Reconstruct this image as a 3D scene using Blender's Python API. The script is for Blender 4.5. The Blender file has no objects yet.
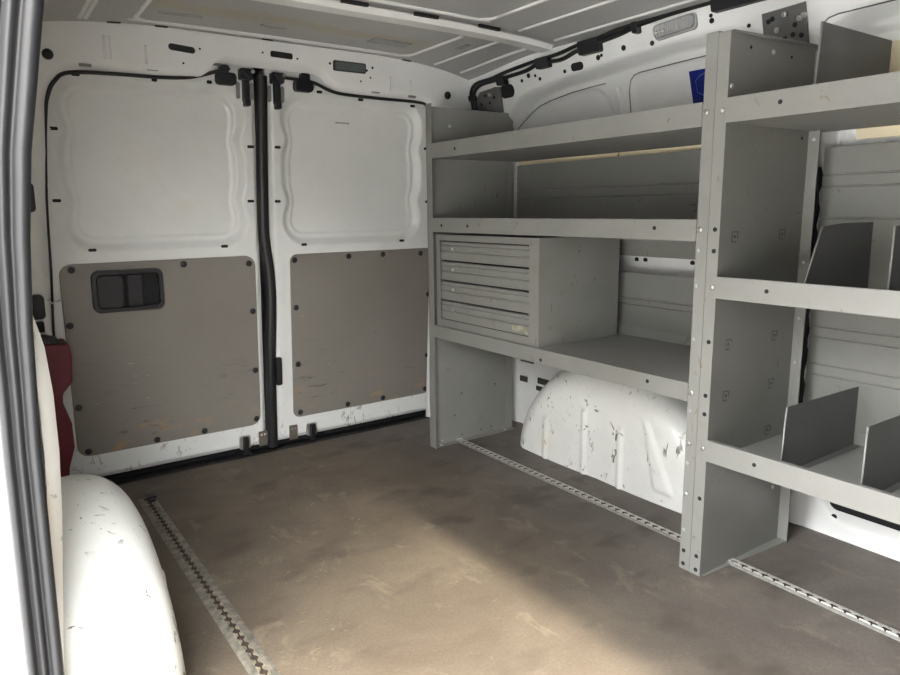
import bpy, bmesh, math, random
from mathutils import Vector, Matrix
random.seed(7)
S = bpy.context.scene
COL = S.collection
S.view_settings.view_transform = 'Standard'
S.view_settings.look = 'None'
S.view_settings.gamma = 1.0
S.view_settings.use_curve_mapping = False
S.view_settings.exposure = 1.6

# ------------------------------------------------------------------ materials
def ramp(nt, fac, stops):
    r = nt.nodes.new('ShaderNodeValToRGB')
    e = r.color_ramp.elements
    e[0].position, e[0].color = stops[0][0], (*stops[0][1], 1)
    e[1].position, e[1].color = stops[-1][0], (*stops[-1][1], 1)
    for p, c in stops[1:-1]:
        n = e.new(p); n.color = (*c, 1)
    nt.links.new(fac, r.inputs[0])
    return r.outputs[0]

def g3(v): return (v, v, v)

def noise(nt, co, scale, detail=4, rough=.55, stretch=None, rot=None, dist=0):
    n = nt.nodes.new('ShaderNodeTexNoise')
    n.inputs['Scale'].default_value = scale
    n.inputs['Detail'].default_value = detail
    n.inputs['Roughness'].default_value = rough
    n.inputs['Distortion'].default_value = dist
    if stretch or rot:
        m = nt.nodes.new('ShaderNodeMapping')
        if stretch: m.inputs['Scale'].default_value = stretch
        if rot: m.inputs['Rotation'].default_value = rot
        nt.links.new(co, m.inputs[0]); co = m.outputs[0]
    nt.links.new(co, n.inputs['Vector'])
    return n.outputs['Fac']

def mix(nt, fac, a, b, mode='MIX'):
    m = nt.nodes.new('ShaderNodeMix'); m.data_type = 'RGBA'; m.blend_type = mode
    for s, v in ((m.inputs[0], fac), (m.inputs[6], a), (m.inputs[7], b)):
        if hasattr(v, 'links'): nt.links.new(v, s)
        elif isinstance(v, tuple): s.default_value = (*v, 1)
        else: s.default_value = v
    return m.outputs[2]

def math_n(nt, op, a, b=None, clamp=False):
    m = nt.nodes.new('ShaderNodeMath'); m.operation = op; m.use_clamp = clamp
    for s, v in ((m.inputs[0], a), (m.inputs[1], b)):
        if v is None: continue
        if hasattr(v, 'links'): nt.links.new(v, s)
        else: s.default_value = v
    return m.outputs[0]

def base(name, color=(.5, .5, .5), rough=.5, metal=0., coat=0., spec=.5):
    m = bpy.data.materials.new(name); m.use_nodes = True
    nt = m.node_tree; b = nt.nodes['Principled BSDF']
    b.inputs['Base Color'].default_value = (*color, 1)
    b.inputs['Roughness'].default_value = rough
    b.inputs['Metallic'].default_value = metal
    b.inputs['Coat Weight'].default_value = coat
    b.inputs['Specular IOR Level'].default_value = spec
    geo = nt.nodes.new('ShaderNodeNewGeometry')
    return m, nt, b, geo.outputs['Position']

def bump(nt, b, h, strength=.1, dist=.01):
    n = nt.nodes.new('ShaderNodeBump')
    n.inputs['Strength'].default_value = strength; n.inputs['Distance'].default_value = dist
    nt.links.new(h, n.inputs['Height']); nt.links.new(n.outputs[0], b.inputs['Normal'])

def paint(name, color, rough=.4, var=.06, scuff=None, coat=0., bmp=.05, scuff_z=None, scale=9):
    """painted sheet metal: mottled tone, faint orange peel, optional dark scratch marks"""
    m, nt, b, co = base(name, color, rough, 0, coat)
    n = noise(nt, co, scale, 5, .6)
    lo = tuple(c*(1-var) for c in color); hi = tuple(min(1, c*(1+var)) for c in color)
    col = ramp(nt, n, [(.3, lo), (.7, hi)])
    if scuff:
        amount, dark = scuff
        a = noise(nt, co, 44, 3, .6, (1, 1, .5), (0.5, .3, .2), 1.0)
        big = noise(nt, co, 9, 2, .5)
        f = ramp(nt, a, [(.70-amount*.5, g3(0)), (.745-amount*.5, g3(1))])
        g = ramp(nt, big, [(.46, g3(0)), (.58, g3(1))])
        f = mix(nt, 1., f, g, 'MULTIPLY')
        if scuff_z:
            sx = nt.nodes.new('ShaderNodeSeparateXYZ'); nt.links.new(co, sx.inputs[0])
            zz = ramp(nt, math_n(nt, 'DIVIDE', sx.outputs[2], scuff_z), [(.0, g3(1)), (1., g3(0))])
            f = mix(nt, 1., f, zz, 'MULTIPLY')
        col = mix(nt, f, col, dark)
        st = noise(nt, co, 3.2, 4, .6)
        sf = ramp(nt, st, [(.60, g3(0)), (.75, g3(.35))])
        col = mix(nt, sf, col, (color[0]*.88, color[1]*.78, color[2]*.58))
    nt.links.new(col, b.inputs['Base Color'])
    if bmp: bump(nt, b, noise(nt, co, 40, 2), bmp, .004)
    return m

WHITE = paint('white_body_paint', (.80, .80, .785), .38, .03, None, .15, .03)
WHITE_DOOR = paint('door_white_paint', (.74, .745, .725), .36, .03, (.27, (.14, .11, .08)), .2, .03, .20)
WHITE_ARCH = paint('scuffed_white_paint', (.83, .83, .79), .42, .04, (.165, (.17, .155, .13)), .1, .05)
CEIL = paint('grey_primer_roof', (.46, .46, .44), .42, .07, None, 0, .05, None, 5)
BOW = paint('bow_and_lit_bead_paint', (.70, .70, .68), .4, .03, None, .1, .03)
RACK = paint('grey_powder_coat', (.215, .213, .198), .40, .05, (.105, (.17, .14, .095)), 0, .06)
RACK_SHADED = paint('shaded_rack_coat', (.13, .13, .13), .5, .05, None, 0, .06)  # rack grey darkened; the shade on the divider faces is in the colour
CREAM = paint('cream_board', (.72, .63, .44), .7, .06, None, 0, .1)
def simple(name, c, r, metal=0., coat=0., var=.1, sc=30):
    m, nt, b, co = base(name, c, r, metal, coat)
    n = noise(nt, co, sc, 3)
    nt.links.new(ramp(nt, n, [(.3, tuple(x*(1-var) for x in c)), (.7, tuple(min(1, x*(1+var)) for x in c))]), b.inputs['Base Color'])
    return m
RUBBER = simple('black_rubber', (.012, .012, .013), .45)
SEAL = simple('seal_rubber', (.013, .013, .014), .45)
SEAL.node_tree.nodes['Principled BSDF'].inputs['Specular IOR Level'].default_value = .30
PLASTIC = simple('black_plastic', (.0085, .009, .012), .45)
HOLE = simple('dark_hole', (.006, .006, .007), .8)  # flat dark colour stands for the shade inside holes and gaps
STEEL = simple('zinc_steel', (.62, .61, .58), .32, .9)
ALU = simple('aluminium_track', (.42, .41, .38), .45, .55, 0, .25, 60)
DIRT = simple('dirt_in_groove', (.045, .030, .024), .9, 0, 0, .4, 80)
ALUB = simple('track_edge_highlight', (.62, .61, .58), .35, .6)  # lighter than the track, puts highlights at the slot edges into colour
ALUW2 = simple('worn_track_edge', (.25, .225, .175), .6, .35, 0, .5, 50)
ALUW = simple('worn_aluminium_track', (.21, .195, .165), .65, .25, 0, .4, 45)
LATCH = simple('dull_latch_metal', (.24, .24, .23), .42, .5)
GLASSY = simple('grey_lamp_window', (.10, .115, .115), .2, 0, .5)
RED = simple('dark_red_plastic', (.125, .010, .018), .5)
BLUE = simple('blue_vinyl', (.008, .018, .20), .4)
BLUELINE = simple('pale_blue_print', (.16, .20, .55), .5)
PATCHD = simple('seam_sealer', (.10, .10, .10), .6)
SLOTG = simple('slot_shadow_grey', (.045, .045, .043), .8)
PATCH = simple('damping_patch', (.34, .34, .33), .7)

def lens_mat():
    m, nt, b, co = base('clear_lamp_lens', (.42, .42, .42), .15)
    b.inputs['Transmission Weight'].default_value = .30
    w = nt.nodes.new('ShaderNodeTexWave'); w.inputs['Scale'].default_value = 55; w.bands_direction = 'Y'
    nt.links.new(co, w.inputs[0]); bump(nt, b, w.outputs['Fac'], .6, .004)
    return m
LENS = lens_mat()

def lining_mat():
    m, nt, b, co = base('greige_hardboard', (.2, .18, .15), .42)
    n = noise(nt, co, 3, 5, .6)
    col = ramp(nt, n, [(.3, (.200, .180, .158)), (.7, (.226, .206, .182))])
    s = noise(nt, co, 12, 4, .65, (1, 1, 5), (0, .12, 0), .5)           # long scrapes
    big = noise(nt, co, 4, 2)
    f = mix(nt, 1., ramp(nt, s, [(.57, g3(0)), (.66, g3(1))]), ramp(nt, big, [(.5, g3(0)), (.6, g3(1))]), 'MULTIPLY')
    sx = nt.nodes.new('ShaderNodeSeparateXYZ'); nt.links.new(co, sx.inputs[0])
    low = ramp(nt, math_n(nt, 'DIVIDE', sx.outputs[2], .45), [(.2, g3(1)), (1., g3(.0))])
    f2 = mix(nt, 1., f, low, 'MULTIPLY')
    col = mix(nt, f2, col, (.07, .055, .04))
    r = noise(nt, co, 9, 4, .6, (1, 1, 2.2))
    rf = mix(nt, 1., ramp(nt, r, [(.55, g3(0)), (.68, g3(.8))]), ramp(nt, math_n(nt, 'DIVIDE', sx.outputs[2], .26), [(.35, g3(1)), (1., g3(0))]), 'MULTIPLY')
    col = mix(nt, rf, col, (.40, .25, .11))
    q = noise(nt, co, 24, 3, .6, (1, 1, 3))
    qf = mix(nt, 1., ramp(nt, q, [(.70, g3(0)), (.74, g3(.7))]), ramp(nt, noise(nt, co, 2.3, 1), [(.5, g3(0)), (.56, g3(1))]), 'MULTIPLY')
    col = mix(nt, qf, col, (.46, .38, .25))
    nt.links.new(col, b.inputs['Base Color'])
    bump(nt, b, noise(nt, co, 120, 2), .06, .002)
    return m
LINING = lining_mat()

def floor_mat():
    m, nt, b, co = base('worn_brown_floor_board', (.2, .17, .15), .62, 0, 0, .35)
    n = noise(nt, co, 3.5, 6, .65, None, None, .4)
    col = ramp(nt, n, [(.28, (.094, .080, .068)), (.5, (.128, .111, .097)), (.72, (.172, .150, .128))])
    sxa = nt.nodes.new('ShaderNodeSeparateXYZ'); nt.links.new(co, sxa.inputs[0])
    aisle = mix(nt, 1., col, (.97, .90, .78), 'MULTIPLY')
    lp = nt.nodes.new('ShaderNodeMapRange'); nt.links.new(math_n(nt, 'ADD', sxa.outputs[0], math_n(nt, 'MULTIPLY', noise(nt, co, 2, 3), .5)), lp.inputs[0])
    lp.inputs[1].default_value = 1.25; lp.inputs[2].default_value = 1.6; lp.inputs[3].default_value = 1.; lp.inputs[4].default_value = 0.
    col = mix(nt, lp.outputs[0], col, aisle)
    fine = noise(nt, co, 160, 3, .7)
    col = mix(nt, .55, col, ramp(nt, fine, [(.3, g3(.38)), (.7, g3(.62))]), 'OVERLAY')
    # dark oily patches
    d = noise(nt, co, 5, 3, .5, (1, 1.7, 1))
    col = mix(nt, ramp(nt, d, [(.56, g3(0)), (.70, g3(.6))]), col, (.055, .045, .036))
    # worn pale areas
    p = noise(nt, co, 7, 6, .7, (1.5, 1, 1), (0, 0, .6), .6)
    col = mix(nt, ramp(nt, p, [(.57, g3(0)), (.71, g3(.48))]), col, (.28, .235, .175))
    # splintered scratches
    sxf = nt.nodes.new('ShaderNodeSeparateXYZ'); nt.links.new(co, sxf.inputs[0])
    used = ramp(nt, sxf.outputs[0], [(.85, g3(1)), (1.0, g3(.0))])
    for rz, sc, th in ((.55, 16, .715), (-.35, 21, .725), (1.2, 13, .72)):
        a = noise(nt, co, sc, 4, .65, (1, 3.2, 1), (0, 0, rz), 2.2)
        gate = ramp(nt, noise(nt, co, 2.6 + rz, 2), [(.53, g3(0)), (.60, g3(1))])
        gate = mix(nt, 1., gate, used, 'MULTIPLY')
        f = mix(nt, 1., ramp(nt, a, [(th-.05, g3(0)), (th, g3(.9))]), gate, 'MULTIPLY')
        col = mix(nt, f, col, (.40, .32, .20))
    nt.links.new(col, b.inputs['Base Color'])
    bump(nt, b, noise(nt, co, 220, 3, .7), .25, .002)
    return m
FLOOR = floor_mat()

def roof_mat():
    m, nt, b, co = base('roof_skin_primer', (.46, .46, .44), .4)
    n = noise(nt, co, 4, 5, .6)
    col = ramp(nt, n, [(.3, (.36, .36, .355)), (.7, (.42, .42, .41))])
    # old yellow adhesive smear across the rear bay
    sx = nt.nodes.new('ShaderNodeSeparateXYZ'); nt.links.new(co, sx.inputs[0])
    wob = math_n(nt, 'MULTIPLY', math_n(nt, 'SUBTRACT', noise(nt, co, 4.5, 4), .5), .30)
    yy = math_n(nt, 'ADD', sx.outputs[1], wob)
    d = math_n(nt, 'ABSOLUTE', math_n(nt, 'SUBTRACT', yy, 1.98))
    f = ramp(nt, d, [(.02, g3(.75)), (.075, g3(0))])
    xx = math_n(nt, 'ABSOLUTE', math_n(nt, 'SUBTRACT', sx.outputs[0], .88))
    f = mix(nt, 1., f, ramp(nt, xx, [(.38, g3(1)), (.46, g3(0))]), 'MULTIPLY')
    col = mix(nt, f, col, (.38, .33, .20))
    nt.links.new(col, b.inputs['Base Color'])
    bump(nt, b, noise(nt, co, 30, 2), .05, .004)
    return m
ROOF = roof_mat()

def ground_mat():
    m, nt, b, co = base('pale_pavement', (.6, .59, .57), .8)
    nt.links.new(ramp(nt, noise(nt, co, 3, 5), [(.3, (.27, .265, .255)), (.7, (.33, .325, .31))]), b.inputs['Base Color'])
    return m
GROUND = ground_mat()

# ------------------------------------------------------------------ mesh helpers
class MB:
    def __init__(s): s.bm = bmesh.new()
    def face(s, vs, smooth=False):
        try:
            f = s.bm.faces.new(vs); f.smooth = smooth; return f
        except ValueError: return None
    def box(s, x0, x1, y0, y1, z0, z1, bevel=0.):
        v = [s.bm.verts.new((x, y, z)) for x in (x0, x1) for y in (y0, y1) for z in (z0, z1)]
        fs = [s.face([v[i] for i in q]) for q in ((0,1,3,2),(4,6,7,5),(0,4,5,1),(2,3,7,6),(0,2,6,4),(1,5,7,3))]
        if bevel:
            es = {e for f in fs for e in f.edges}
            bmesh.ops.bevel(s.bm, geom=list(es), offset=bevel, segments=2, affect='EDGES', profile=.6)
        return s
    def prism(s, pts, fn, d0, d1, smooth=False):
        """polygon pts (2D) extruded from depth d0 to d1; fn(a,b,d)->xyz"""
        A = [s.bm.verts.new(fn(a, b, d0)) for a, b in pts]; B = [s.bm.verts.new(fn(a, b, d1)) for a, b in pts]
        n = len(pts)
        for i in range(n): s.face([A[i], A[(i+1) % n], B[(i+1) % n], B[i]], smooth)
        s.face(A[::-1]); s.face(B)
        return s
    def tube(s, path, r, seg=10, smooth=True, caps=True):
        P = [Vector(p) for p in path]; rings = []
        ref = Vector((.13, .21, .97)).normalized()
        for i, p in enumerate(P):
            t = (P[min(i+1, len(P)-1)] - P[max(i-1, 0)]).normalized()
            a = t.cross(ref)
            if a.length < .1: a = t.cross(Vector((1, 0, 0)))
            a.normalize(); b = t.cross(a)
            rr = r[i] if isinstance(r, (list, tuple)) else r
            rings.append([s.bm.verts.new(p + (a*math.cos(k*2*math.pi/seg) + b*math.sin(k*2*math.pi/seg))*rr) for k in range(seg)])
        for i in range(len(P)-1):
            for k in range(seg):
                s.face([rings[i][k], rings[i][(k+1) % seg], rings[i+1][(k+1) % seg], rings[i+1][k]], smooth)
        if caps: s.face(rings[0][::-1]); s.face(rings[-1])
        return s
    def disc(s, c, axis, r, h, seg=14, dome=0.):
        """short cylinder from c along axis by h, with optional domed cap"""
        c = Vector(c); ax = Vector(axis).normalized()
        prof = [(r, 0), (r, h)] if not dome else [(r, 0), (r, h*.5), (r*.85, h*.85), (r*.5, h)]
        ref = Vector((0, 0, 1)) if abs(ax.z) < .9 else Vector((1, 0, 0))
        a = ax.cross(ref).normalized(); b = ax.cross(a)
        rings = [[s.bm.verts.new(c + ax*hh + (a*math.cos(k*2*math.pi/seg) + b*math.sin(k*2*math.pi/seg))*rr) for k in range(seg)] for rr, hh in prof]
        for i in range(len(rings)-1):
            for k in range(seg): s.face([rings[i][k], rings[i][(k+1) % seg], rings[i+1][(k+1) % seg], rings[i+1][k]], bool(dome))
        s.face(rings[0][::-1]); s.face(rings[-1])
        return s
    def grid(s, us, vs, fn, keep=None, smooth=True):
        V = {}
        for i, u in enumerate(us):
            for j, v in enumerate(vs):
                V[i, j] = None
        def get(i, j):
            if V[i, j] is None: V[i, j] = s.bm.verts.new(fn(us[i], vs[j]))
            return V[i, j]
        for i in range(len(us)-1):
            for j in range(len(vs)-1):
                if keep and not keep((us[i]+us[i+1])/2, (vs[j]+vs[j+1])/2): continue
                s.face([get(i, j), get(i+1, j), get(i+1, j+1), get(i, j+1)], smooth)
        return s
    def build(s, name, mat, parent=None, kind=None, label=None, bevel=0., recalc=True):
        if recalc: bmesh.ops.recalc_face_normals(s.bm, faces=s.bm.faces)
        me = bpy.data.meshes.new(name)
        if parent is None:
            xs = [v.co for v in s.bm.verts]
            L = Vector((sum(v.x for v in xs)/len(xs), sum(v.y for v in xs)/len(xs), min(v.z for v in xs)))
        else:
            L = Vector((0, 0, 0)); q = parent
            while q: L += q.location; q = q.parent
        bmesh.ops.translate(s.bm, verts=s.bm.verts, vec=-L)
        s.bm.to_mesh(me); s.bm.free()
        me.materials.append(mat)
        o = bpy.data.objects.new(name, me); COL.objects.link(o)
        if parent: o.parent = parent
        else: o.location = L
        if kind: o['kind'] = kind
        if label: o['label'] = label
        if bevel:
            bv = o.modifiers.new('bevel', 'BEVEL'); bv.width = bevel; bv.segments = 2; bv.limit_method = 'ANGLE'
        return o

def thing(name, label, cat, loc, group=None):
    o = bpy.data.objects.new(name, None); COL.objects.link(o)
    o.location = loc; o.empty_display_size = .1
    return tag(o, label, cat, group)
def tag(o, label, cat, group=None):
    o['label'] = label; o['category'] = cat
    if group: o['group'] = group
    return o
def frange(a, b, st):
    n = max(1, int(round((b-a)/st))); return [a + (b-a)*i/n for i in range(n+1)]
def sstep(a, b, x):
    t = min(1, max(0, (x-a)/(b-a))); return t*t*(3-2*t)
def interp(tab, x):
    if x <= tab[0][0]: return tab[0][1]
    for (a, p), (b, q) in zip(tab, tab[1:]):
        if x <= b: return p + (q-p)*(x-a)/(b-a)
    return tab[-1][1]
def rrect(x0, x1, z0, z1, r, n=6):
    out = []
    for cx, cz, a0 in ((x1-r, z1-r, 0), (x0+r, z1-r, 90), (x0+r, z0+r, 180), (x1-r, z0+r, 270)):
        for k in range(n+1):
            a = math.radians(a0 + 90*k/n); out.append((cx + r*math.cos(a), cz + r*math.sin(a)))
    return out
def sd_rrect(x, z, x0, x1, z0, z1, r):
    qx = abs(x-(x0+x1)/2) - (x1-x0)/2 + r; qz = abs(z-(z0+z1)/2) - (z1-z0)/2 + r
    return math.hypot(max(qx, 0), max(qz, 0)) + min(max(qx, qz), 0) - r
def smin(a, b, k):
    h = max(k - abs(a-b), 0)/k; return min(a, b) - h*h*k*.25
def smooth_path(P, n=6):
    P = [Vector(p) for p in P]; out = []
    for i in range(len(P)-1):
        p0, p1, p2, p3 = P[max(i-1, 0)], P[i], P[i+1], P[min(i+2, len(P)-1)]
        for k in range(n):
            t = k/n
            out.append(.5*((2*p1) + (p2-p0)*t + (2*p0-5*p1+4*p2-p3)*t*t + (3*p1-p0-3*p2+p3)*t**3))
    return out + [P[-1]]

# ------------------------------------------------------------------ van dimensions (metres)
LEANK = .075
def DY(z, off=0.): return 2.34 - LEANK*z + off            # rear door plane, leaning slightly inward at the top
def D(x, z, off=0.): return (x, DY(z, off), z)
NIN = Vector((0, -1, -LEANK)).normalized()                # from the doors into the van
def roof_z(x, y=1.):
    t = (x-.9)/.72
    return 1.378 - .018*t**4 - .024*sstep(1.8, 2.25, y)*t**4
XH = lambda z: 1.655 + .25*(1.30-z) if z > 1.10 else 1.705 + .04*sstep(1.1, .9, z) + .022*sstep(.72, .55, z)   # roof rail / pillars
def XR(z):                                                                            # outer skin seen in the bays
    return interp(((0, 1.772), (.4, 1.782), (.9, 1.772), (1.14, 1.737), (1.28, 1.692), (1.4, 1.65)), z)
RECTOP = ((-.7, 1.275), (.7, 1.272), (1.0, 1.296), (1.32, 1.294), (1.72, 1.268), (1.95, 1.237), (2.2, 1.19))
def bay_mask(y, z):
    zt = interp(RECTOP, y)
    a = smin(smin(2.07-y, y-.955, .02), zt-z, .20)
    b = smin(smin(.905-y, y+.75, .02), zt-z, .16)
    return max(a, b)
def wall_x(y, z):
    m = min(1, max(0, bay_mask(y, z)/.024))
    x = XH(z)*(1-m) + (XR(z)+.012*sstep(.5, .8, z))*m
    # pressed outline of the blanked window panels
    for (y0, y1, r) in ((1.575, 2.02, .10), (.60, 1.482, .03), (-.55, .87, .10)):
        zt = interp(RECTOP, y)-.045
        s = smin(smin(y1-y, y-y0, .02), smin(zt-z, z-.98, .02), r)
        x += .007*sstep(-.003, .004, s)
    # embossed ring and shallow swage low in the front bay
    d = sd_rrect(y, z, .10, .86, .035, .26, .09)
    x += .004*sstep(.0, -.010, d)
    return x

# ------------------------------------------------------------------ setting
mb = MB()
mb.box(.02, 1.80, -.62, 2.315, -.02, 0)
floor_o = mb.build('floor', FLOOR, None, 'structure')
mb = MB(); mb.prism([(2.312, -.05), (2.312, -.001), (2.33, .004), (2.345, -.006), (2.40, -.006), (2.40, -.05)], lambda a, b, d: (d, a, b), .10, 1.74)
mb.build('sill_gap_shade_strip', RUBBER, floor_o, None, 'black strip in place of the dark sill gap')  # black strip puts the shade of the sill gap into colour
# pavement outside
mb = MB(); mb.grid(frange(-14, 12, 1.), frange(-12, 14, 1.), lambda x, y: (x, y, -.55))
mb.build('pavement', GROUND, None, 'structure')

# right wall
mb = MB()
zs = frange(-.02, 1.30, .006) + [1.315, 1.33, 1.345, 1.36, 1.375]
mb.grid(frange(-.32, 2.26, .007), zs, lambda y, z: (wall_x(y, z), y, z))
wall_r = mb.build('wall_right', WHITE, None, 'structure')
# the outside body skin, a hand's width further out
mb = MB(); mb.box(1.84, 1.86, -.70, 2.42, -.30, 1.45); mb.build('body_skin', WHITE, wall_r)
def wall_hole_patch(y, z, r=.006, w=None, name='hole_disc', mat=HOLE):  # dark patches laid on the wall in place of cut holes
    m = MB(); n = Vector((-1, 0, -.25)).normalized()
    x = wall_x(y, z)
    if w is None: m.disc((x+.001, y, z), n, r, .0025)
    else:
        sl = (wall_x(y, z+.01)-wall_x(y, z-.01))/.02
        m.prism(rrect(y-w/2, y+w/2, z-r, z+r, min(r, w/2)*(.3 if mat is not HOLE else .95)), lambda a, b, d: (x+(b-z)*sl+d, a, b), .001, -.0015)
    return m.build(name, mat, wall_r)
for y, z, r in ((1.915, 1.285, .006), (1.878, 1.296, .008), (1.845, 1.291, .005), (1.825, 1.278, .006), (1.706, 1.283, .006),
                (1.559, 1.299, .008), (1.545, 1.303, .005), (1.458, 1.308, .008), (1.356, 1.302, .007), (1.165, 1.332, .005), (1.164, 1.320, .007), (1.063, 1.288, .005)):
    wall_hole_patch(y, z, r)
wall_hole_patch(1.65, 1.288, .012, .052, 'slot')
wall_hole_patch(2.0, 1.262, .022, .075, 'access_hole')
for y, z, w, h in ((2.035, .184, .060, .011), (1.915, .194, .062, .012), (1.935, .163, .036, .009), (2.02, .262, .10, .009), (1.90, .268, .075, .008)):
    wall_hole_patch(y, z, h, w, 'slot', SLOTG)
wall_hole_patch(.68, .100, .026, .29, 'slot')
wall_hole_patch(.808, .055, .007)
for y in (1.49, 1.455, 1.28): wall_hole_patch(y, .684, .008)
# cream board strips fixed to the outer skin behind the top shelves
for y0, y1, z0, z1 in ((1.55, 2.03, .985, 1.045), (1.0, 1.543, .985, 1.045), (.0, .826, 1.00, 1.198)):
    m = MB()
    m.prism([(XR(z1)-.003, z1), (XR(z0)-.003, z0), (XR(z0)-.010, z0), (XR(z1)-.010, z1)], lambda a, b, d: (a, d, b), y0, y1)
    m.build('board_strip', CREAM, wall_r, None, 'cream board strip')
def seam(pts): MB().tube([(wall_x(y, z)-.0003, y, z) for y, z in pts], .0016, 6).build('panel_seam', PATCHD, wall_r, None, 'thin dark panel seam')
seam([(2.025, 1.10), (2.018, 1.14)] + [(y, z) for y, z in ((1.985, 1.168), (1.95, 1.187), (1.90, 1.203), (1.84, 1.214), (1.736, 1.226), (1.65, 1.231), (1.585, 1.233))])
seam([(1.508, 1.09), (1.505, 1.14), (1.497, 1.20), (1.485, 1.228), (1.470, 1.240), (1.45, 1.244), (1.327, 1.249), (1.20, 1.252), (1.05, 1.252)])
seam([(.895, 1.20), (.893, 1.235), (.885, 1.255), (.87, 1.265), (.849, 1.269), (.735, 1.272), (.5, 1.272), (.1, 1.27)])
# short pressed beads on the skin between the bays
for y in (1.515, 1.543):
    MB().tube([(wall_x(y, z)-.001, y, z) for z in frange(1.09, 1.215, .02)], .004, 8).build('pressed_bead', WHITE, wall_r)

# roof
mb = MB()
mb.grid(frange(.10, 1.70, .02), frange(-.64, 2.27, .03), lambda x, y: (x, y, roof_z(x, y)))
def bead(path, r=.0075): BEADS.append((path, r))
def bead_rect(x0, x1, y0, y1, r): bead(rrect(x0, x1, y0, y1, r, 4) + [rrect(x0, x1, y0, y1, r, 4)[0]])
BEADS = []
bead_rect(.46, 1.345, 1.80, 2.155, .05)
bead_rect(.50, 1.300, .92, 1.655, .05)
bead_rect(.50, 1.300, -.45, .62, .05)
for x in (.345, .415, 1.455, 1.43): pass
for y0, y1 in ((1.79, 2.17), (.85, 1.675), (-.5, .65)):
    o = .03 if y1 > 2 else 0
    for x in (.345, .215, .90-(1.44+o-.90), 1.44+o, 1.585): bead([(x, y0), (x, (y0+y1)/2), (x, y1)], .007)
ceil = mb.build('ceiling', ROOF, None, 'structure')
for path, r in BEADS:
    MB().tube(smooth_path([(x, y, roof_z(x, y)+.002) for x, y in path], 5), r, 8).build('roof_bead', BOW, ceil)  # lighter bow paint puts the light caught by the ribs into colour
for x0, x1, y0, y1 in ((.78, .86, 2.03, 2.055), (1.13, 1.27, 2.00, 2.06), (.50, .62, 2.04, 2.06), (1.40, 1.43, 1.90, 1.96)):
    m = MB(); m.prism(rrect(x0, x1, y0, y1, .008), lambda a, b, d: (a, b, roof_z(a, b)+d), .0, -.0025)
    m.build('damping_pad', PATCH, ceil, None, 'grey damping pad')
# outer roof skin
MB().box(-.05, 1.86, -.70, 2.42, 1.43, 1.45).build('roof_skin', WHITE, ceil)
# roof bows (hat-section cross members)
def bow(y0, y1, name):
    m = MB(); xs = frange(.21, 1.605, .03)
    prof = [(y0-.012, -.006), (y0, -.006), (y0+.008, -.019), (y1-.008, -.019), (y1, -.006), (y1+.012, -.006)]
    m.grid(xs, list(range(len(prof))), lambda x, k: (x, prof[k][0], roof_z(x, y0) + prof[k][1]), None, False)
    b = m.build(name, BOW, ceil, None, 'white roof cross member')
    for x in (.62, .90, 1.12, 1.34):
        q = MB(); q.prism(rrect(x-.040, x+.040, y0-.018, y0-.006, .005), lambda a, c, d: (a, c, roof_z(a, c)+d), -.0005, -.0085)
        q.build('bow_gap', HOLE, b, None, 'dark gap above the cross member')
bow(1.705, 1.770, 'roof_bow'); bow(.72, .79, 'roof_bow')

# left wall (mirror of the right) with the side door opening
def left_x(z):
    return interp(((0, .030), (.35, .030), (.6, .036), (.83, .052), (.975, .074), (1.06, .090), (1.2, .118), (1.36, .155)), z)
OPEN_Y0, OPEN_Y1, OPEN_Z = -.015, 1.035, 1.262
mb = MB()
mb.grid(frange(-.62, 2.30, .015), frange(-.02, 1.375, .0155), lambda y, z: (left_x(z), y, z),
        lambda y, z: not (OPEN_Y0 < y < OPEN_Y1 and z < OPEN_Z))
wall_l = mb.build('wall_left', WHITE, None, 'structure')
mb = MB(); mb.grid(frange(-.70, 2.42, .06), frange(-.30, 1.44, .06), lambda y, z: (left_x(max(z, 0))-.075, y, z),
        lambda y, z: not (OPEN_Y0 < y < OPEN_Y1 and -.06 < z < OPEN_Z))
mb.build('body_skin', WHITE, wall_l)
# jambs closing the opening between inner and outer skin
mb = MB()
zz = frange(-.05, 1.262, .03)
for y in (OPEN_Y0-.01, OPEN_Y1+.012):
    mb.grid([-.075, 0.004], zz, lambda a, z: (left_x(max(z, 0))+a, y, z))
mb.grid([-.075, 0.02], [OPEN_Y0-.01, OPEN_Y1+.01], lambda a, y: (left_x(1.262)+a, y, 1.262))
mb.build('door_jamb', WHITE, wall_l)
# flared inner quarter panel behind the pillar
FL = ((0, 0.044), (0.103, 0.0509), (0.206, 0.0578), (0.298, 0.0659), (0.424, 0.0774), (0.517, 0.0832), (0.603, 0.0842), (0.671, 0.0802), (0.704, 0.0735), (0.77, 0.059), (0.85, 0.046))
mb = MB()
ys = [1.07, 1.09, 1.11, 1.13, 1.145, 1.153, 1.156, 1.154, 1.148]
def flare(y, z, k):
    e = interp(FL, z)
    round_ = {5: .004, 6: .009, 7: .015, 8: .03}.get(k, 0.)
    return (e - round_ - (.0 if k else .02), y, z)
mb.grid(list(range(len(ys))), frange(0, .85, .01), lambda k, z: flare(ys[int(k)], z, int(k)))
mb.build('quarter_panel', WHITE_ARCH, wall_l, None, 'pale flared panel behind the side door pillar')

# unseen bulkhead, set close and blackened to absorb bounce light
MB().box(-.02, 1.84, -.34, -.30, -.05, 1.44).build('unseen_bounce_absorber', paint('bounce_absorber_black', (.035, .035, .035), .6), None, 'structure')

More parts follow.
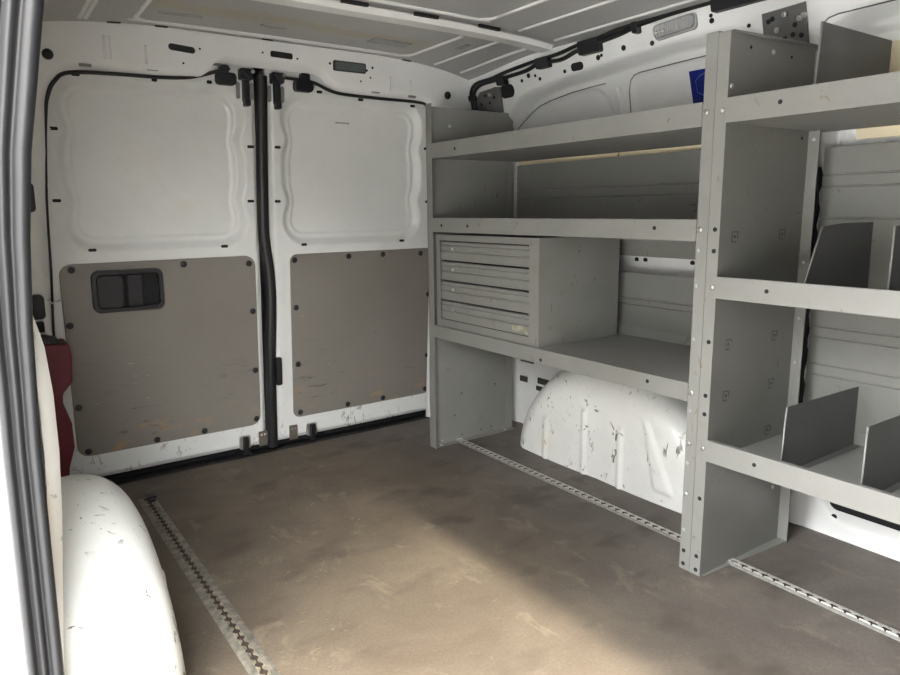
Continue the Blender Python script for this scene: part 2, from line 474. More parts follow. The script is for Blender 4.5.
# rear body frame around the doors
def open_sd(x, z):                       # >0 inside the door opening
    xl = .2 + .040*sstep(.65, 1.15, z); zt = 1.238 + .058*sstep(.64, .735, x)*sstep(1.13, 1.02, x)
    return smin(smin(x-xl, 1.505-x, .05), zt-z, .12)
def frame_pt(x, z):
    s = open_sd(x, z)
    if abs(s) < .006:                    # snap the cut edge onto the outline
        e = .001; gx = (open_sd(x+e, z)-open_sd(x-e, z))/(2*e); gz = (open_sd(x, z+e)-open_sd(x, z-e))/(2*e)
        L = gx*gx+gz*gz+1e-9; x -= gx*s/L; z -= gz*s/L; s = 0
    off = -.030 + .022*sstep(-.022, 0, s)
    zz = z
    return D(x, zz, off)
mb = MB()
mb.grid(frange(.02, 1.74, .008), frange(-.02, 1.376, .008), frame_pt, lambda x, z: open_sd(x, z) < .002)
wall_b = mb.build('wall_rear', WHITE, None, 'structure')
MB().prism([(DY(0, .10), -.3), (DY(1.45, .10), 1.45), (DY(1.45, .12), 1.45), (DY(0, .12), -.3)], lambda a, b, d: (d, a, b), -.05, 1.86).build('body_skin', WHITE, wall_b)
MB().prism([(DY(-.03, .06), -.03), (DY(1.33, .06), 1.33), (DY(1.33, .065), 1.33), (DY(-.03, .065), -.03)], lambda a, b, d: (d, a, b), .15, 1.6).build('light_stop_plate', HOLE, wall_b, None, 'black plate added behind the doors to stop light leaks')  # added black plate, blocks light at the door gaps
def rear_pad(x0, x1, z0, z1, r, off, par, mat=HOLE, name='slot', h=.002, tilt=0.):
    m = MB(); xc = (x0+x1)/2
    m.prism(rrect(x0, x1, z0, z1, r, 5), lambda a, b, d: D(a, b+tilt*(a-xc), off+d), .001, -h)
    return m.build(name, mat, par)
H0 = -.030
rear_pad(.562, .638, 1.314, 1.332, .0088, H0, wall_b, PLASTIC, tilt=-.06)
rear_pad(.870, .944, 1.329, 1.347, .006, H0, wall_b, PLASTIC, tilt=-.02)
vent = rear_pad(1.086, 1.209, 1.310, 1.343, .006, H0, wall_b, PLASTIC, 'lamp_window', .002)
rear_pad(1.092, 1.204, 1.314, 1.339, .004, H0-.002, vent, GLASSY, 'glass', .0015)
for x, z, r in ((1.075, 1.331, .004), (1.213, 1.322, .004), (1.235, 1.333, .004), (.845, 1.339, .003), (.96, 1.333, .003), (1.227, 1.30, .003), (.652, 1.328, .003), (.602, 1.283, .003), (1.19, 1.285, .003)):
    m = MB(); m.disc(D(x, z, H0+.0005), NIN, r, .002); m.build('hole_disc', HOLE, wall_b)  # dark discs on the frame stand for holes
for x, z in ((.251, 1.270), (1.553, 1.268)):
    m = MB(); m.disc(D(x, z, H0+.001), NIN, .0140, .008, 18, 1); m.disc(D(x, z, H0-.008), NIN, .008, .004, 12, 1)
    m.build('grommet', PLASTIC, wall_b, None, 'round black grommet')
for x, z0, z1 in ((.392, 1.272, 1.335), (.405, 1.272, 1.335), (.500, 1.270, 1.322), (1.305, 1.262, 1.312), (1.39, 1.262, 1.305)):
    MB().tube([D(x, z, H0+.002) for z in (z0, (z0+z1)/2, z1)], .0045, 8).build('pressed_bead', WHITE, wall_b)
for x, z in ((.340, 1.252), (.515, 1.258), (.70, 1.29), (1.25, 1.256), (1.40, 1.252)):
    rear_pad(x-.016, x+.016, z-.004, z+.004, .003, -.026, wall_b, LATCH, 'slot')
for x, z in ((.545, 1.368), (.42, 1.362), (1.37, 1.365), (.86, 1.372)):
    m = MB(); m.prism(rrect(x-.018, x+.018, 2.195, 2.207, .005), lambda a, b, d: (a, b, roof_z(a, b)+d), .002, -.002); m.build('slot', HOLE, wall_b)
# black hinge straps on the left pillar
for z0, z1, x0, x1 in ((.855, .935, .135, .183), (.558, .628, .135, .178)):
    rear_pad(x0, x1, z0, z1, .012, -.031, wall_b, PLASTIC, 'hinge', .022)
MB().tube([D(.190, .607, -.034), D(.198, .599, -.036), D(.208, .603, -.034), D(.218, .605, -.03)], .0028, 6).build('hinge_spring', STEEL, wall_b)
rear_pad(.150, .172, .520, .55, .004, -.031, wall_b, PLASTIC, 'bracket', .02)

# ------------------------------------------------------------------ rear doors
def window_recess(x, z, x0, x1, z0, z1, mirror):
    s = sd_rrect(x, z, x0, x1, z0, z1, .075)
    # lobed outline like the pressing
    cz, cx = (z0+z1)/2, (x0+x1)/2
    for qx, qz in ((x1, cz+.085), (x0, cz-.10), (x0, cz+.10), (x1, cz-.10)):
        s += .017*math.exp(-(((x-qx)/.05)**2 + ((z-qz)/.035)**2))
    for qx in (cx-.03, cx+.12): s += .014*math.exp(-(((x-qx)/.035)**2 + ((z-z1)/.05)**2))
    d = .022*min(1, max(0, (.012-s)/.024)) + .005*min(1, max(0, (-.026-s)/.006))
    return d
def door(name, x0, x1, zb, win, mirror):
    m = MB()
    def pt(x, z):
        d = window_recess(x, z, *win, mirror)
        e = min(x-x0, x1-x, z-zb)
        d += .014*sstep(.016, 0, e)
        d += .004*sstep(-.01, .03, -sd_rrect(x, z, x0+.035, x1-.035, .118, .694, .04))     # seat of the lining
        return D(x, z, d)
    xs = frange(x0, x1, .0045); zs = frange(zb, 1.30, .0045)
    m.grid(xs, zs, pt)
    # returned edges
    for xe in (x0, x1): m.grid([0., .045], zs, lambda a, z: D(xe, z, .014+a), None, False)
    m.grid(xs, [0., .045], lambda x, a: D(x, zb, .014+a), None, False)
    return m.build(name, WHITE_DOOR, None, 'structure')
def outline_z(x, a): return a
door1 = door('door_1', .186, .828, .026, (.262, .778, .750, 1.222), 0)
door2 = door('door_2', .866, 1.530, .026, (.918, 1.452, .745, 1.222), 1)
def clip(x, z, par):
    m = MB(); m.disc(D(x, z, -.0045), NIN, .0100, .004, 16, 1); m.disc(D(x, z, -.0075), NIN, .0045, .002, 10, 1)
    return m.build('clip', PLASTIC, par)
def lining(par, pts_out, clips, hole=None):
    m = MB(); m.prism(pts_out, lambda a, b, d: D(a, b, d), .002, -.0045)
    o = m.build('lining_panel', LINING, par, None, 'greige board lining', bevel=.001)
    for x, z in clips: clip(x, z, o)
    return o
lin1 = lining(door1, rrect(.226, .806, .108, .706, .035), ((.258, .689), (.574, .689), (.240, .525), (.784, .680), (.791, .517), (.240, .270), (.255, .124), (.457, .121), (.609, .121), (.793, .308), (.790, .130)))
lin2 = lining(door2, rrect(.930, 1.518, .106, .703, .025), ((.945, .683), (1.154, .687), (1.297, .687), (1.465, .683), (1.505, .519), (.947, .515), (.950, .308), (.955, .124), (1.148, .121), (1.303, .120), (1.501, .125), (1.506, .268)))
# recessed inside door handle
def ring(m, outer, inner, d0, d1):
    n = len(outer)
    A = [m.bm.verts.new(D(a, b, d0)) for a, b in outer]; B = [m.bm.verts.new(D(a, b, d1)) for a, b in outer]
    Cc = [m.bm.verts.new(D(a, b, d1)) for a, b in inner]; E = [m.bm.verts.new(D(a, b, d0)) for a, b in inner]
    for i in range(n):
        j = (i+1) % n
        m.face([A[i], A[j], B[j], B[i]]); m.face([B[i], B[j], Cc[j], Cc[i]]); m.face([Cc[i], Cc[j], E[j], E[i]])
hx0, hx1, hz0, hz1 = .306, .506, .556, .682
hb = MB(); hb.box(hx0+.002, hx1-.002, 0, 1, 0, 1); hb = MB()
ring(hb, rrect(hx0, hx1, hz0, hz1, .02), rrect(hx0+.012, hx1-.012, hz0+.012, hz1-.012, .014), -.004, -.024)
hand = hb.build('handle_bezel', PLASTIC, door1, None, 'black recessed door handle', bevel=.0015)
MB().prism(rrect(hx0+.01, hx1-.01, hz0+.01, hz1-.01, .012), lambda a, b, d: D(a, b, d), -.0048, -.0065).build('handle_well', HOLE, hand)
m = MB(); m.prism(rrect(.318, .392, .568, .668, .016), lambda a, b, d: D(a, b, d), -.0068, -.0225); m.build('handle_grip', PLASTIC, hand, bevel=.004)
m = MB(); m.prism(rrect(.402, .446, .570, .668, .006), lambda a, b, d: D(a, b, d), -.0068, -.018); m.build('handle_lever', PLASTIC, hand, bevel=.003)
# dark pads laid on the door skin in place of holes
for x, z in ((.317, 1.230), (.250, 1.083), (.240, .887), (.319, .744), (.707, .740), (.806, 1.056), (.800, .884)): rear_pad(x-.011, x+.011, z-.0045, z+.0045, .004, -.0005, door1)
for x, z in ((.524, 1.234), (.684, 1.242)): rear_pad(x-.008, x+.008, z-.005, z+.005, .0045, -.0005, door1)
for x, z in ((1.049, 1.243), (1.205, 1.230), (1.419, 1.224), (.897, 1.058), (1.482, 1.076), (.892, .883), (.984, .735), (1.381, .735), (1.493, .880)): rear_pad(x-.010, x+.010, z-.0045, z+.0045, .004, -.0005, door2)
for k in range(6): rear_pad(1.118+k*.009, 1.124+k*.009, 1.148, 1.153, .001, .0185, door2, PATCH, 'stamped_mark', .0012)
# weatherstrips
wsl = [(.194, .44), (.196, .52), (.206, .693), (.214, .889), (.232, 1.102), (.243, 1.167), (.264, 1.207), (.302, 1.231), (.428, 1.238), (.536, 1.240), (.622, 1.248), (.690, 1.268), (.743, 1.285)]
PL = smooth_path([D(x, z, -.016) for x, z in wsl], 5)
MB().tube(PL, [.0034 + .0022*sstep(1.05, 1.2, p.z) for p in PL], 8).build('weatherstrip', RUBBER, door1, None, 'thin black weatherstrip')
wsr = [(.921, 1.274), (1.014, 1.269), (1.079, 1.248), (1.135, 1.240), (1.271, 1.237), (1.439, 1.236), (1.472, 1.224), (1.492, 1.19), (1.497, 1.10), (1.5, .8)]
MB().tube(smooth_path([D(x, z, -.016) for x, z in wsr], 5), .0055, 8).build('weatherstrip', RUBBER, door2, None, 'thin black weatherstrip')
# wide bulb seal between the doors
path = [(.848, 1.275), (.841, .984), (.839, .80), (.843, .735), (.852, .66), (.857, .57), (.855, .48), (.851, .398), (.847, .263), (.846, .01)]
sp = smooth_path([(x+.002, 0, z) for x, z in path], 5)
m = MB(); sec = [(-.0172, .03), (-.0172, -.004), (-.014, -.012), (0, -.015), (.014, -.012), (.0172, -.004), (.0172, .03)]
V = [[m.bm.verts.new(D(p.x+a, p.z, b)) for a, b in sec] for p in sp]
for i in range(len(V)-1):
    for k in range(len(sec)-1): m.face([V[i][k], V[i][k+1], V[i+1][k+1], V[i+1][k]], True)
m.build('centre_seal', RUBBER, door1, None, 'black rubber seal between the doors')
rear_pad(.862, .882, .245, .345, .004, -.012, door2, RUBBER, 'lock_guide', .012)
# latches and bump stops at the top, locks and strike plates at the bottom
def top_latch(xc, par, zt):
    m = MB()
    for a, b, c, d, e in ((-.020, .020, zt-.012, zt+.02, .030), (-.009, .010, zt-.075, zt-.01, .020), (-.007, .011, zt-.090, zt-.070, .026)):
        m.prism(rrect(xc+a, xc+b, c, d, .004), lambda p, q, dd: D(p, q, dd), .0, -e)
    m.tube([D(xc-.016, zt+.012, -.034), D(xc+.012, zt-.012, -.034)], .007, 8)
    o = m.build('latch', PLASTIC, par, None, 'black door latch', bevel=.0015)
    for s in (-1, 1):
        q = MB(); q.prism(rrect(xc+s*.022-.0055, xc+s*.022+.0055, zt-.068, zt-.018, .0055), lambda p, r, dd: D(p, r, dd), .0, -.007); q.build('slotted_plate', LATCH, o)
    q = MB(); q.disc(D(xc+.018, zt+.012, -.030), NIN, .006, .008, 12, 1); q.build('bolt', STEEL, o)
top_latch(.793, door1, 1.268); top_latch(.895, door2, 1.266)
for x0, x1, par in ((.700, .762, door1), (.954, 1.018, door2)):
    m = MB(); m.prism(rrect(x0, x1, 1.236, 1.272, .012), lambda a, b, d: D(a, b, d), 0, -.026)
    m.prism(rrect(x0+.01 if par is door1 else x0+.022, x1-.022 if par is door1 else x1-.01, 1.262, 1.294, .006), lambda a, b, d: D(a, b, d), 0, -.022)
    m.build('bump_stop', PLASTIC, par, None, 'dark rubber bump stop', bevel=.003)
for x0, par in ((.725, door1), (.978, door2)):
    m = MB(); m.prism(rrect(x0, x0+.040, .026, .076, .008), lambda a, b, d: D(a, b, d), 0, -.010)
    o = m.build('lock', STEEL, par, None, 'steel door lock', bevel=.002)
    q = MB(); q.prism(rrect(x0+.012, x0+.028, .008, .074, .003), lambda a, b, d: D(a, b, d), 0, -.024); q.tube([D(x0+.004, .016, -.018), D(x0+.038, .012, -.02)], .005, 8); q.build('lock_pawl', PLASTIC, o)
for x0, par in ((.797, door1), (.912, door2)):
    m = MB(); m.prism(rrect(x0, x0+.030, .024, .078, .002), lambda a, b, d: D(a, b, d), 0, -.006)
    o = m.build('strike_plate', simple('worn_strike_steel', (.25, .23, .19), .45, .7), par)
    for dx in (.009, .021):
        q = MB(); q.disc(D(x0+dx, .066, -.006), NIN, .0042, .003, 10, 1); q.build('bolt', STEEL, o)

# ------------------------------------------------------------------ wheel arches
def arch(label, side):
    fx = 1.578 if side > 0 else .240; wx = 1.778 if side > 0 else .032
    yc, ry, rz, R = (1.445, .425, .385, .085) if side > 0 else (1.458, .392, .325, .10)
    m = MB(); NA = 112
    sgn = 1 if side > 0 else -1
    PW = 1.13 if side > 0 else .95
    prof = [(0, 1.0 if False else 0)]
    prof = []
    depth = abs(wx-fx)
    for k in range(8): prof.append((depth - (depth-R)*k/7, 0.))             # straight side from wall
    for k in range(1, 11):
        a = math.pi/2*k/10; prof.append((R*(1-math.sin(a)), R*(1-math.cos(a))))
    face_r = []
    for k in range(1, 46): face_r.append(k/45)
    def disp(y, z):
        d = 0
        ribs = ((1.682, .012, .155), (1.502, .013, .225), (1.352, .013, .20)) if side > 0 else ((1.30, .012, .2), (1.5, .012, .2))
        for ry_, w, zt in ribs:
            d += .006*sstep(w, w*.35, abs(y-ry_))*sstep(zt, zt-.02, z)
        if side > 0:
            # fan-shaped pressing near the front of the arch
            t = (.24-z)/.19
            if 0 < t < 1.1: d += .007*sstep(.010+.026*t, .005+.018*t, abs(y-(1.262-.070*t)))*sstep(1.1, 1., t)
        return d
    def ell(a, inset):
        return (yc + (ry-inset)*math.copysign(abs(math.cos(a))**PW, math.cos(a)), max(0., (rz-inset)*abs(math.sin(a))**PW))
    rows = []
    for dx, ins in prof:
        rows.append([(fx+sgn*dx, *ell(math.pi*i/NA, ins)) for i in range(NA+1)])
    for f in face_r:
        row = []
        for i in range(NA+1):
            y, z = ell(math.pi*i/NA, R)
            y = yc + (y-yc)*(1-f); z = z*(1-f)
            row.append((fx - sgn*disp(y, z) - sgn*.006*math.sin(math.pi*min(1, f)), y, z))
        rows.append(row)
    V = [[m.bm.verts.new(p) for p in r] for r in rows]
    for i in range(len(V)-1):
        for k in range(NA): m.face([V[i][k], V[i+1][k], V[i+1][k+1], V[i][k+1]], True)
    o = m.build('wheel_arch', WHITE_ARCH, None)
    return tag(o, label, 'wheel arch')
arch('ribbed white wheel arch bulging out below the lowest shelf of the rear racking', 1)
arch('scratched white wheel arch in the lower left corner beside the worn floor track', -1)

# ------------------------------------------------------------------ floor tracks
def track(label, xc, w, y0, y1, mat, stud, pitch):
    t = thing('floor_track', label, 'floor track', (xc, (y0+y1)/2, 0))
    m = MB()
    for sg in (-1, 1):
        m.prism([(xc+sg*w/2, .0003), (xc+sg*w/2, .0012), (xc+sg*w*.36, .0030), (xc+sg*.0085, .0034), (xc+sg*.0085, .0003)], lambda a, b, d: (a, d, b), y0, y1)
    m.build('base_strip', mat, t)
    m = MB(); m.box(xc-.0084, xc+.0084, y0, y1, .0003, .0012); m.build('groove', DIRT, t)
    m = MB(); n = int((y1-y0)/pitch)
    for i in range(n):
        y = y0 + pitch*(i+.5)
        # cusps of the slotted rail: pairs of small bright teeth between round openings
        for sg in (-1, 1):
            q = [(xc+sg*.0085, y-pitch*.42), (xc+sg*.0085, y+pitch*.42), (xc+sg*.0050, y+pitch*.20), (xc+sg*.0022, y+pitch*.13), (xc+sg*.0022, y-pitch*.13), (xc+sg*.0050, y-pitch*.20)]
            m.prism(q, lambda a, b, d: (a, b, d), .0030, .0062)
    m.build('slotted_rail', stud, t)
    return t
trk = track('silver slotted floor track running beneath the feet of the grey racking', 1.447, .036, -.25, 2.12, ALU, ALUB, .0262)
trl = track('dirty worn slotted floor track beside the left wheel arch', .375, .048, .55, 2.145, ALUW, ALUW2, .0262)
m = MB(); m.box(.372, .398, 2.110, 2.142, .0096, .017, .002); m.disc((.383, 2.098, .009), (0, 0, 1), .011, .004, 12, 1); m.build('end_stop', PLASTIC, trl, None, 'black end stop')

# ------------------------------------------------------------------ racking
FX = 1.325                       # front plane of the racking
def dot(par, x, y, z, r, n=(-1, 0, 0), mat=STEEL, name='bolt', h=.003):
    m = MB(); m.disc((x, y, z), n, r, h, 12, 1 if mat is STEEL else 0); return m.build(name, mat, par)
def hole(par, x, y, z, r=.0055, n=(-1, 0, 0)): return dot(par, x, y, z, r, n, HOLE, 'bolt_hole', .0008)
T = .002
def upright(m, y0, y1, panel_side, z1=1.20):
    """C-section end frame: sheet with front and back flanges"""
    ys = y0 if panel_side < 0 else y1
    m.box(FX, FX+T, y0, y1, 0, z1); m.box(FX+T, 1.70, ys-(T if panel_side > 0 else 0), ys+(T if panel_side < 0 else 0), 0, z1)
    m.box(FX+T, FX+.016, y0 if panel_side > 0 else y1-T, y0+T if panel_side > 0 else y1, 0, z1)
def tray(par, y0, y1, zlo, zhi, zs, name='shelf'):
    """shelf deck with front lip from zlo to zhi, deck at zs"""
    m = MB()
    m.prism([(FX-.002, zlo), (FX-.002, zhi), (FX+.010, zhi), (FX+.010, zhi-.002), (FX, zhi-.002), (FX, zs+.002) if zs < zhi-.01 else (FX, zhi-.0025),
             (FX+.012, zs+.002) if zs < zhi-.01 else (FX+.012, zhi-.0025), (FX+.012, zs), (FX, zs) if zs > zlo+.005 else (FX+.011, zs), (FX, zlo) if zs > zlo+.005 else (FX+.011, zlo)],
            lambda a, b, d: (a, d, b), y0, y1)
    m.box(FX+.010, 1.70, y0, y1, zs-.002, zs)
    m.box(1.698, 1.70, y0, y1, zs, zs+.03)
    return m.build(name, RACK, par)
def back_panel(par, y0, y1, z0, z1, grooves, x=1.722):
    pts = [(x, z0)]
    for g in sorted(grooves): pts += [(x, g-.003), (x+.0028, g-.001), (x+.0028, g+.001), (x, g+.003)]
    pts += [(x, z1), (x+.003, z1)] + [(x+.003, z0)]
    MB().prism(pts, lambda a, b, d: (a, d, b), y0, y1).build('back_panel', RACK, par)

# rear unit
U1 = thing('racking_unit', 'grey steel racking unit with three shelves standing over the right wheel arch', 'shelving', (1.5, 1.47, 0))
m = MB()
m.box(FX, FX+T, 1.985, 2.018, 0, 1.196); m.box(FX, 1.705, 2.016, 2.018, 0, 1.19)
m.prism([(1.985, 0), (2.022, 0), (2.024, .09), (2.019, .12), (2.023, .17), (2.02, .30), (2.018, .34), (1.985, .34)], lambda a, b, d: (d, a, b), FX-.001, FX+.0005)
m.box(FX+.002, 1.70, 1.992, 2.016, 0, .002)
m.box(1.675, 1.705, 2.012, 2.016, 0, 1.14)
ep1 = m.build('end_panel', RACK, U1)
m = MB(); upright(m, .9165, .9445, -1, 1.204); ep2 = m.build('end_panel', RACK, U1)
for zlo, zhi, zs in ((1.017, 1.067, 1.019), (.775, .822, .777), (.411, .454, .453)): tray(U1, .945, 1.984, zlo, zhi, zs)
back_panel(U1, .945, 2.012, .70, 1.006, (.915, .885))
back_panel(U1, .945, 2.012, .454, .648, (.566, .548))
for z in (1.046, .800, .313, .189, .433): dot(U1, FX-.0005, .936, z, .0058)
for z in (.755, .677, .557, .39, .265, .10): dot(U1, FX-.0002, .936, z, .0042, mat=PATCH, h=.0012)
for z in (.047, .014): hole(U1, FX, .934, z, .005)
for y, z in ((1.785, .797), (1.057, .802), (1.059, .436), (1.438, .423), (1.93, .797), (1.85, 1.04)): hole(U1, FX-.002, y, z, .0048)
for x, z in ((1.42, 1.13), (1.37, .015), (1.46, .02), (1.55, .022), (1.60, .024), (1.43, .10), (1.62, .19), (1.46, .18)):
    dot(U1, x, 2.0155, z, .005 if z > 1 else .0032, (0, -1, 0), STEEL if z > 1 or x < 1.38 else PATCHD)
for x in (1.36, 1.66): dot(U1, x, 2.004, .002, .006, (0, 0, 1))
for y, z in ((1.055, .46),): pass
# front unit
U2 = thing('racking_unit', 'grey steel racking unit with dividers on its shelves nearest the viewer', 'shelving', (1.5, .35, 0))
m = MB(); upright(m, .888, .9155, -1, 1.20)
e = m.build('end_panel', RACK, U2)
for x, z in ((1.380, .784), (1.567, .784), (1.380, .545), (1.567, .545), (1.383, .426), (1.567, .427), (1.567, .309)):
    q = MB()
    for a, b, c, d in ((-.011, .013, .0095, .0120), (-.011, -.0085, -.010, .0095), (.0105, .013, -.004, .0095), (-.0085, .008, -.012, -.0095), (-.003, .005, -.003, .004)):
        q.box(x+a, x+b, .8873, .8879, z+c, z+d)
    q.build('lanced_slot', PATCHD, e)
m = MB(); m.prism([(.888, 0), (.862, 0), (.862, 1.12), (.880, 1.195), (.888, 1.195)], lambda a, b, d: (d, a, b), 1.652, 1.654); m.box(1.654, 1.702, .886, .888, 0, 1.10); m.build('rear_upright', RACK, U2)
m = MB(); m.prism([(1.335, .883), (1.651, .862), (1.651, .888), (1.335, .888)], lambda a, b, d: (a, b, d), 0, .0022); m.build('foot_flange', RACK, U2)
m = MB(); m.prism([(1.327, .886), (1.652, .886), (1.652, .866), (1.60, .862), (1.327, .882)], lambda a, b, d: (a, b, d), 1.1985, 1.2005); m.build('top_flange', RACK, U2)
m = MB(); m.box(FX, FX+T, -.185, -.157, 0, 1.20); m.box(FX+T, 1.70, -.185, -.183, 0, 1.20); m.build('end_panel', RACK, U2)
for zlo, zhi, zs in ((1.019, 1.069, 1.021), (.654, .701, .656), (.284, .333, .286)):
    tray(U2, -.156, .8875, zlo, zhi, zs); hole(U2, FX-.002, .772, (zlo+zhi)/2+.002, .0045)
back_panel(U2, -.156, .884, .30, .985, (.921, .893, .818, .553, .528, .459, .432))
for z in (1.045, .677, .311): dot(U2, FX-.0005, .8985, z, .0055)
for z in (.801, .755, .556, .434, .391, .190, .047, .013): hole(U2, FX-.0002, .899, z, .005)
for x, z in ((1.479, 1.174), (1.337, 1.093), (1.610, .151)): dot(U2, x, .8875, z, .006, (0, -1, 0))
for x, z in ((1.397, 1.175), (1.554, 1.172), (1.622, 1.002)): hole(U2, x, .8878, z, .0035, (0, -1, 0))
for x, z in ((.875, 1.0), (.875, .715), (.875, .58), (.875, .47), (.875, .20)): dot(U2, 1.652, x, z, .0042, (-1, 0, 0), STEEL if z > .7 else PATCH)
for y in (.62, .46): dot(U2, 1.48+.1*(y < .5), y, 1.0188, .005, (0, 0, -1))
m = MB(); m.box(1.6495, 1.652, .860, .888, .728, .737); m.build('joint_strip', RACK, U2)
# dark rubber edging behind the upright
m = MB()
pts = [(1.708, .30)] + [(1.722 + .006*math.sin(i*1.7) + (.006 if i % 7 in (2, 3) else 0), .30+i*.02) for i in range(33)] + [(1.708, .94)]
m.prism(pts, lambda a, b, d: (a, d, b), .886, .890); m.build('edge_trim', RUBBER, U2, None, 'black rubber edging')

# drawer cabinet
CB = thing('drawer_cabinet', 'grey metal cabinet of four shallow drawers standing on the rear racking shelf', 'drawer cabinet', (1.52, 1.71, .453))
cy0, cy1, cx0, cx1, cz0, cz1 = 1.462, 1.984, 1.337, 1.668, .4535, .767
m = MB()
m.box(cx0, cx1, cy0, cy0+.002, cz0, cz1); m.box(cx0, cx1, cy1-.002, cy1, cz0, cz1)
m.box(cx0, cx1, cy0+.002, cy1-.002, cz1-.002, cz1); m.box(cx0, cx1, cy0+.002, cy1-.002, cz0, cz0+.002); m.box(cx1-.002, cx1, cy0+.002, cy1-.002, cz0+.002, cz1-.002)
oy0, oy1, oz0, oz1 = 1.507, 1.962, .478, .747
m.box(cx0, cx0+.002, cy0+.002, oy0, cz0+.002, cz1-.002); m.box(cx0, cx0+.002, oy1, cy1-.002, cz0+.002, cz1-.002)
m.box(cx0, cx0+.002, oy0, oy1, oz1, cz1-.002); m.box(cx0, cx0+.002, oy0, oy1, cz0+.002, oz0)
m.box(cx0-.002, cx0, cy0, cy0+.020, cz0, cz1)
m.build('case', RACK, CB)
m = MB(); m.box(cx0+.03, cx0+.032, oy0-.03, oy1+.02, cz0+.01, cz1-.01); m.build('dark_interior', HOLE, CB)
hD = (oz1-oz0)/4
for k in range(4):
    z0 = oz0 + k*hD + .002; z1 = oz0 + (k+1)*hD - .0045
    m = MB(); H_ = z1-z0
    prof = [(cx0+.003, z0), (cx0+.003, z0+H_*.42), (cx0+.0065, z0+H_*.46), (cx0+.0065, z0+H_*.50), (cx0+.003, z0+H_*.56), (cx0+.003, z0+H_*.78), (cx0+.006, z0+H_*.82), (cx0+.006, z0+H_*.86), (cx0+.004, z0+H_*.90), (cx0+.004, z1), (cx0+.020, z1), (cx0+.020, z0)]
    m.prism(prof, lambda a, b, d: (a, d, b), oy0+.002, oy1-.002)
    dr = m.build('drawer', RACK, CB)
    q = MB(); q.disc((cx0+.003, 1.888, z0+H_*.62), (-1, 0, 0), .0052, .006, 14, 1); q.build('drawer_knob', STEEL, dr)
m = MB(); m.prism([(0, 0), (.010, 0), (.020, .008), (.055, .002), (.072, .006), (.072, .018), (.03, .024), (.005, .017)], lambda a, b, d: (cx0+.0035+d, oy0+.005+a, oz0+.006+b), -.0006, .0002)
m.build('torn_label', paint('old_label', (.34, .31, .24), .8, .3, None, 0, .1, None, 60), CB, None, 'torn remains of a paper label')

# shelf dividers
def divider(label, y, pts, zs, group=None, flange=True):
    m = MB()
    m.prism(pts, lambda a, b, d: (a, d, b), y-.001, y+.001)
    x0 = min(p[0] for p in pts)
    m.box(x0, 1.69, y-.016, y-.001, zs+.0005, zs+.002)
    o = m.build('shelf_divider', RACK_SHADED, None)
    if flange:
        a, b = [p for p in pts if abs(p[1]-min(q[1] for q in pts)) < .001][0], sorted(pts, key=lambda p: p[0]+(.0 if p[1] > zs+.05 else 9))[0]
        q = MB()
        p0 = Vector((a[0], y, a[1])); p1 = Vector((b[0], y, b[1]))
        q.tube([p0, p1], .0022, 6); q.build('front_edge', RACK, o, None, 'front edge in the lighter, lit grey')  # undarkened rack grey puts the lit edge into the colour
    return tag(o, label, 'shelf divider')
divider('dark grey rectangular divider plate standing on the top right shelf', .745, [(1.390, 1.0215), (1.690, 1.0215), (1.693, 1.196), (1.402, 1.196)], 1.021)
divider('dark trapezoid divider plate with slanted front on the middle right shelf', .746, [(1.402, .6565), (1.694, .6565), (1.690, .811), (1.545, .811), (1.469, .806)], .656)
divider('divider plate cut by the right picture edge on the middle shelf', .580, [(1.400, .6565), (1.690, .6565), (1.690, .811), (1.402, .811)], .656)
divider('low grey divider plate nearer the upright on the bottom right shelf', .742, [(1.372, .2865), (1.690, .2865), (1.690, .430), (1.380, .434)], .286)
divider('low grey divider plate at the right picture edge on the bottom shelf', .575, [(1.360, .2865), (1.690, .2865), (1.690, .432), (1.364, .437)], .286)

# ------------------------------------------------------------------ wall fittings
def bracket(label, pts, y_off, bolts, holes, xw):
    m = MB(); m.prism(pts, lambda a, b, d: (xw(b)+d, a, b), -.004, -.0075)
    o = m.build('mounting_bracket', simple('bracket_grey', (.13, .13, .125), .5, .2), None)
    for y, z in bolts:
        q = MB(); q.disc((xw(z)-.0075, y, z), (-1, 0, -.25), .007, .007, 6); q.disc((xw(z)-.0145, y, z), (-1, 0, -.25), .0045, .003, 10, 1); q.build('bolt', STEEL, o)
    for y, z in holes:
        q = MB(); q.disc((xw(z)-.0073, y, z), (-1, 0, -.25), .006, .0008, 10); q.build('bolt_hole', HOLE, o)
    return tag(o, label, 'bracket')
bracket('small grey bolted bracket above the far end of the rear racking', [(2.147, 1.278), (2.075, 1.282), (2.06, 1.284), (2.027, 1.280), (2.034, 1.195), (2.20, 1.195), (2.192, 1.243)], 0,
        ((2.088, 1.262),), ((2.12, 1.262), (2.07, 1.25), (2.10, 1.235), (2.15, 1.235)), XH)
bracket('large dark perforated bracket with bolts above the post of the near racking', [(1.024, 1.304), (.917, 1.308), (.913, 1.20), (.95, 1.195), (1.022, 1.225)], 0,
        ((.965, 1.292), (.985, 1.262), (.930, 1.277), (.921, 1.281)), ((1.008, 1.284), (.998, 1.288), (.944, 1.265), (.95, 1.245), (.93, 1.24), (.97, 1.24)), XH)

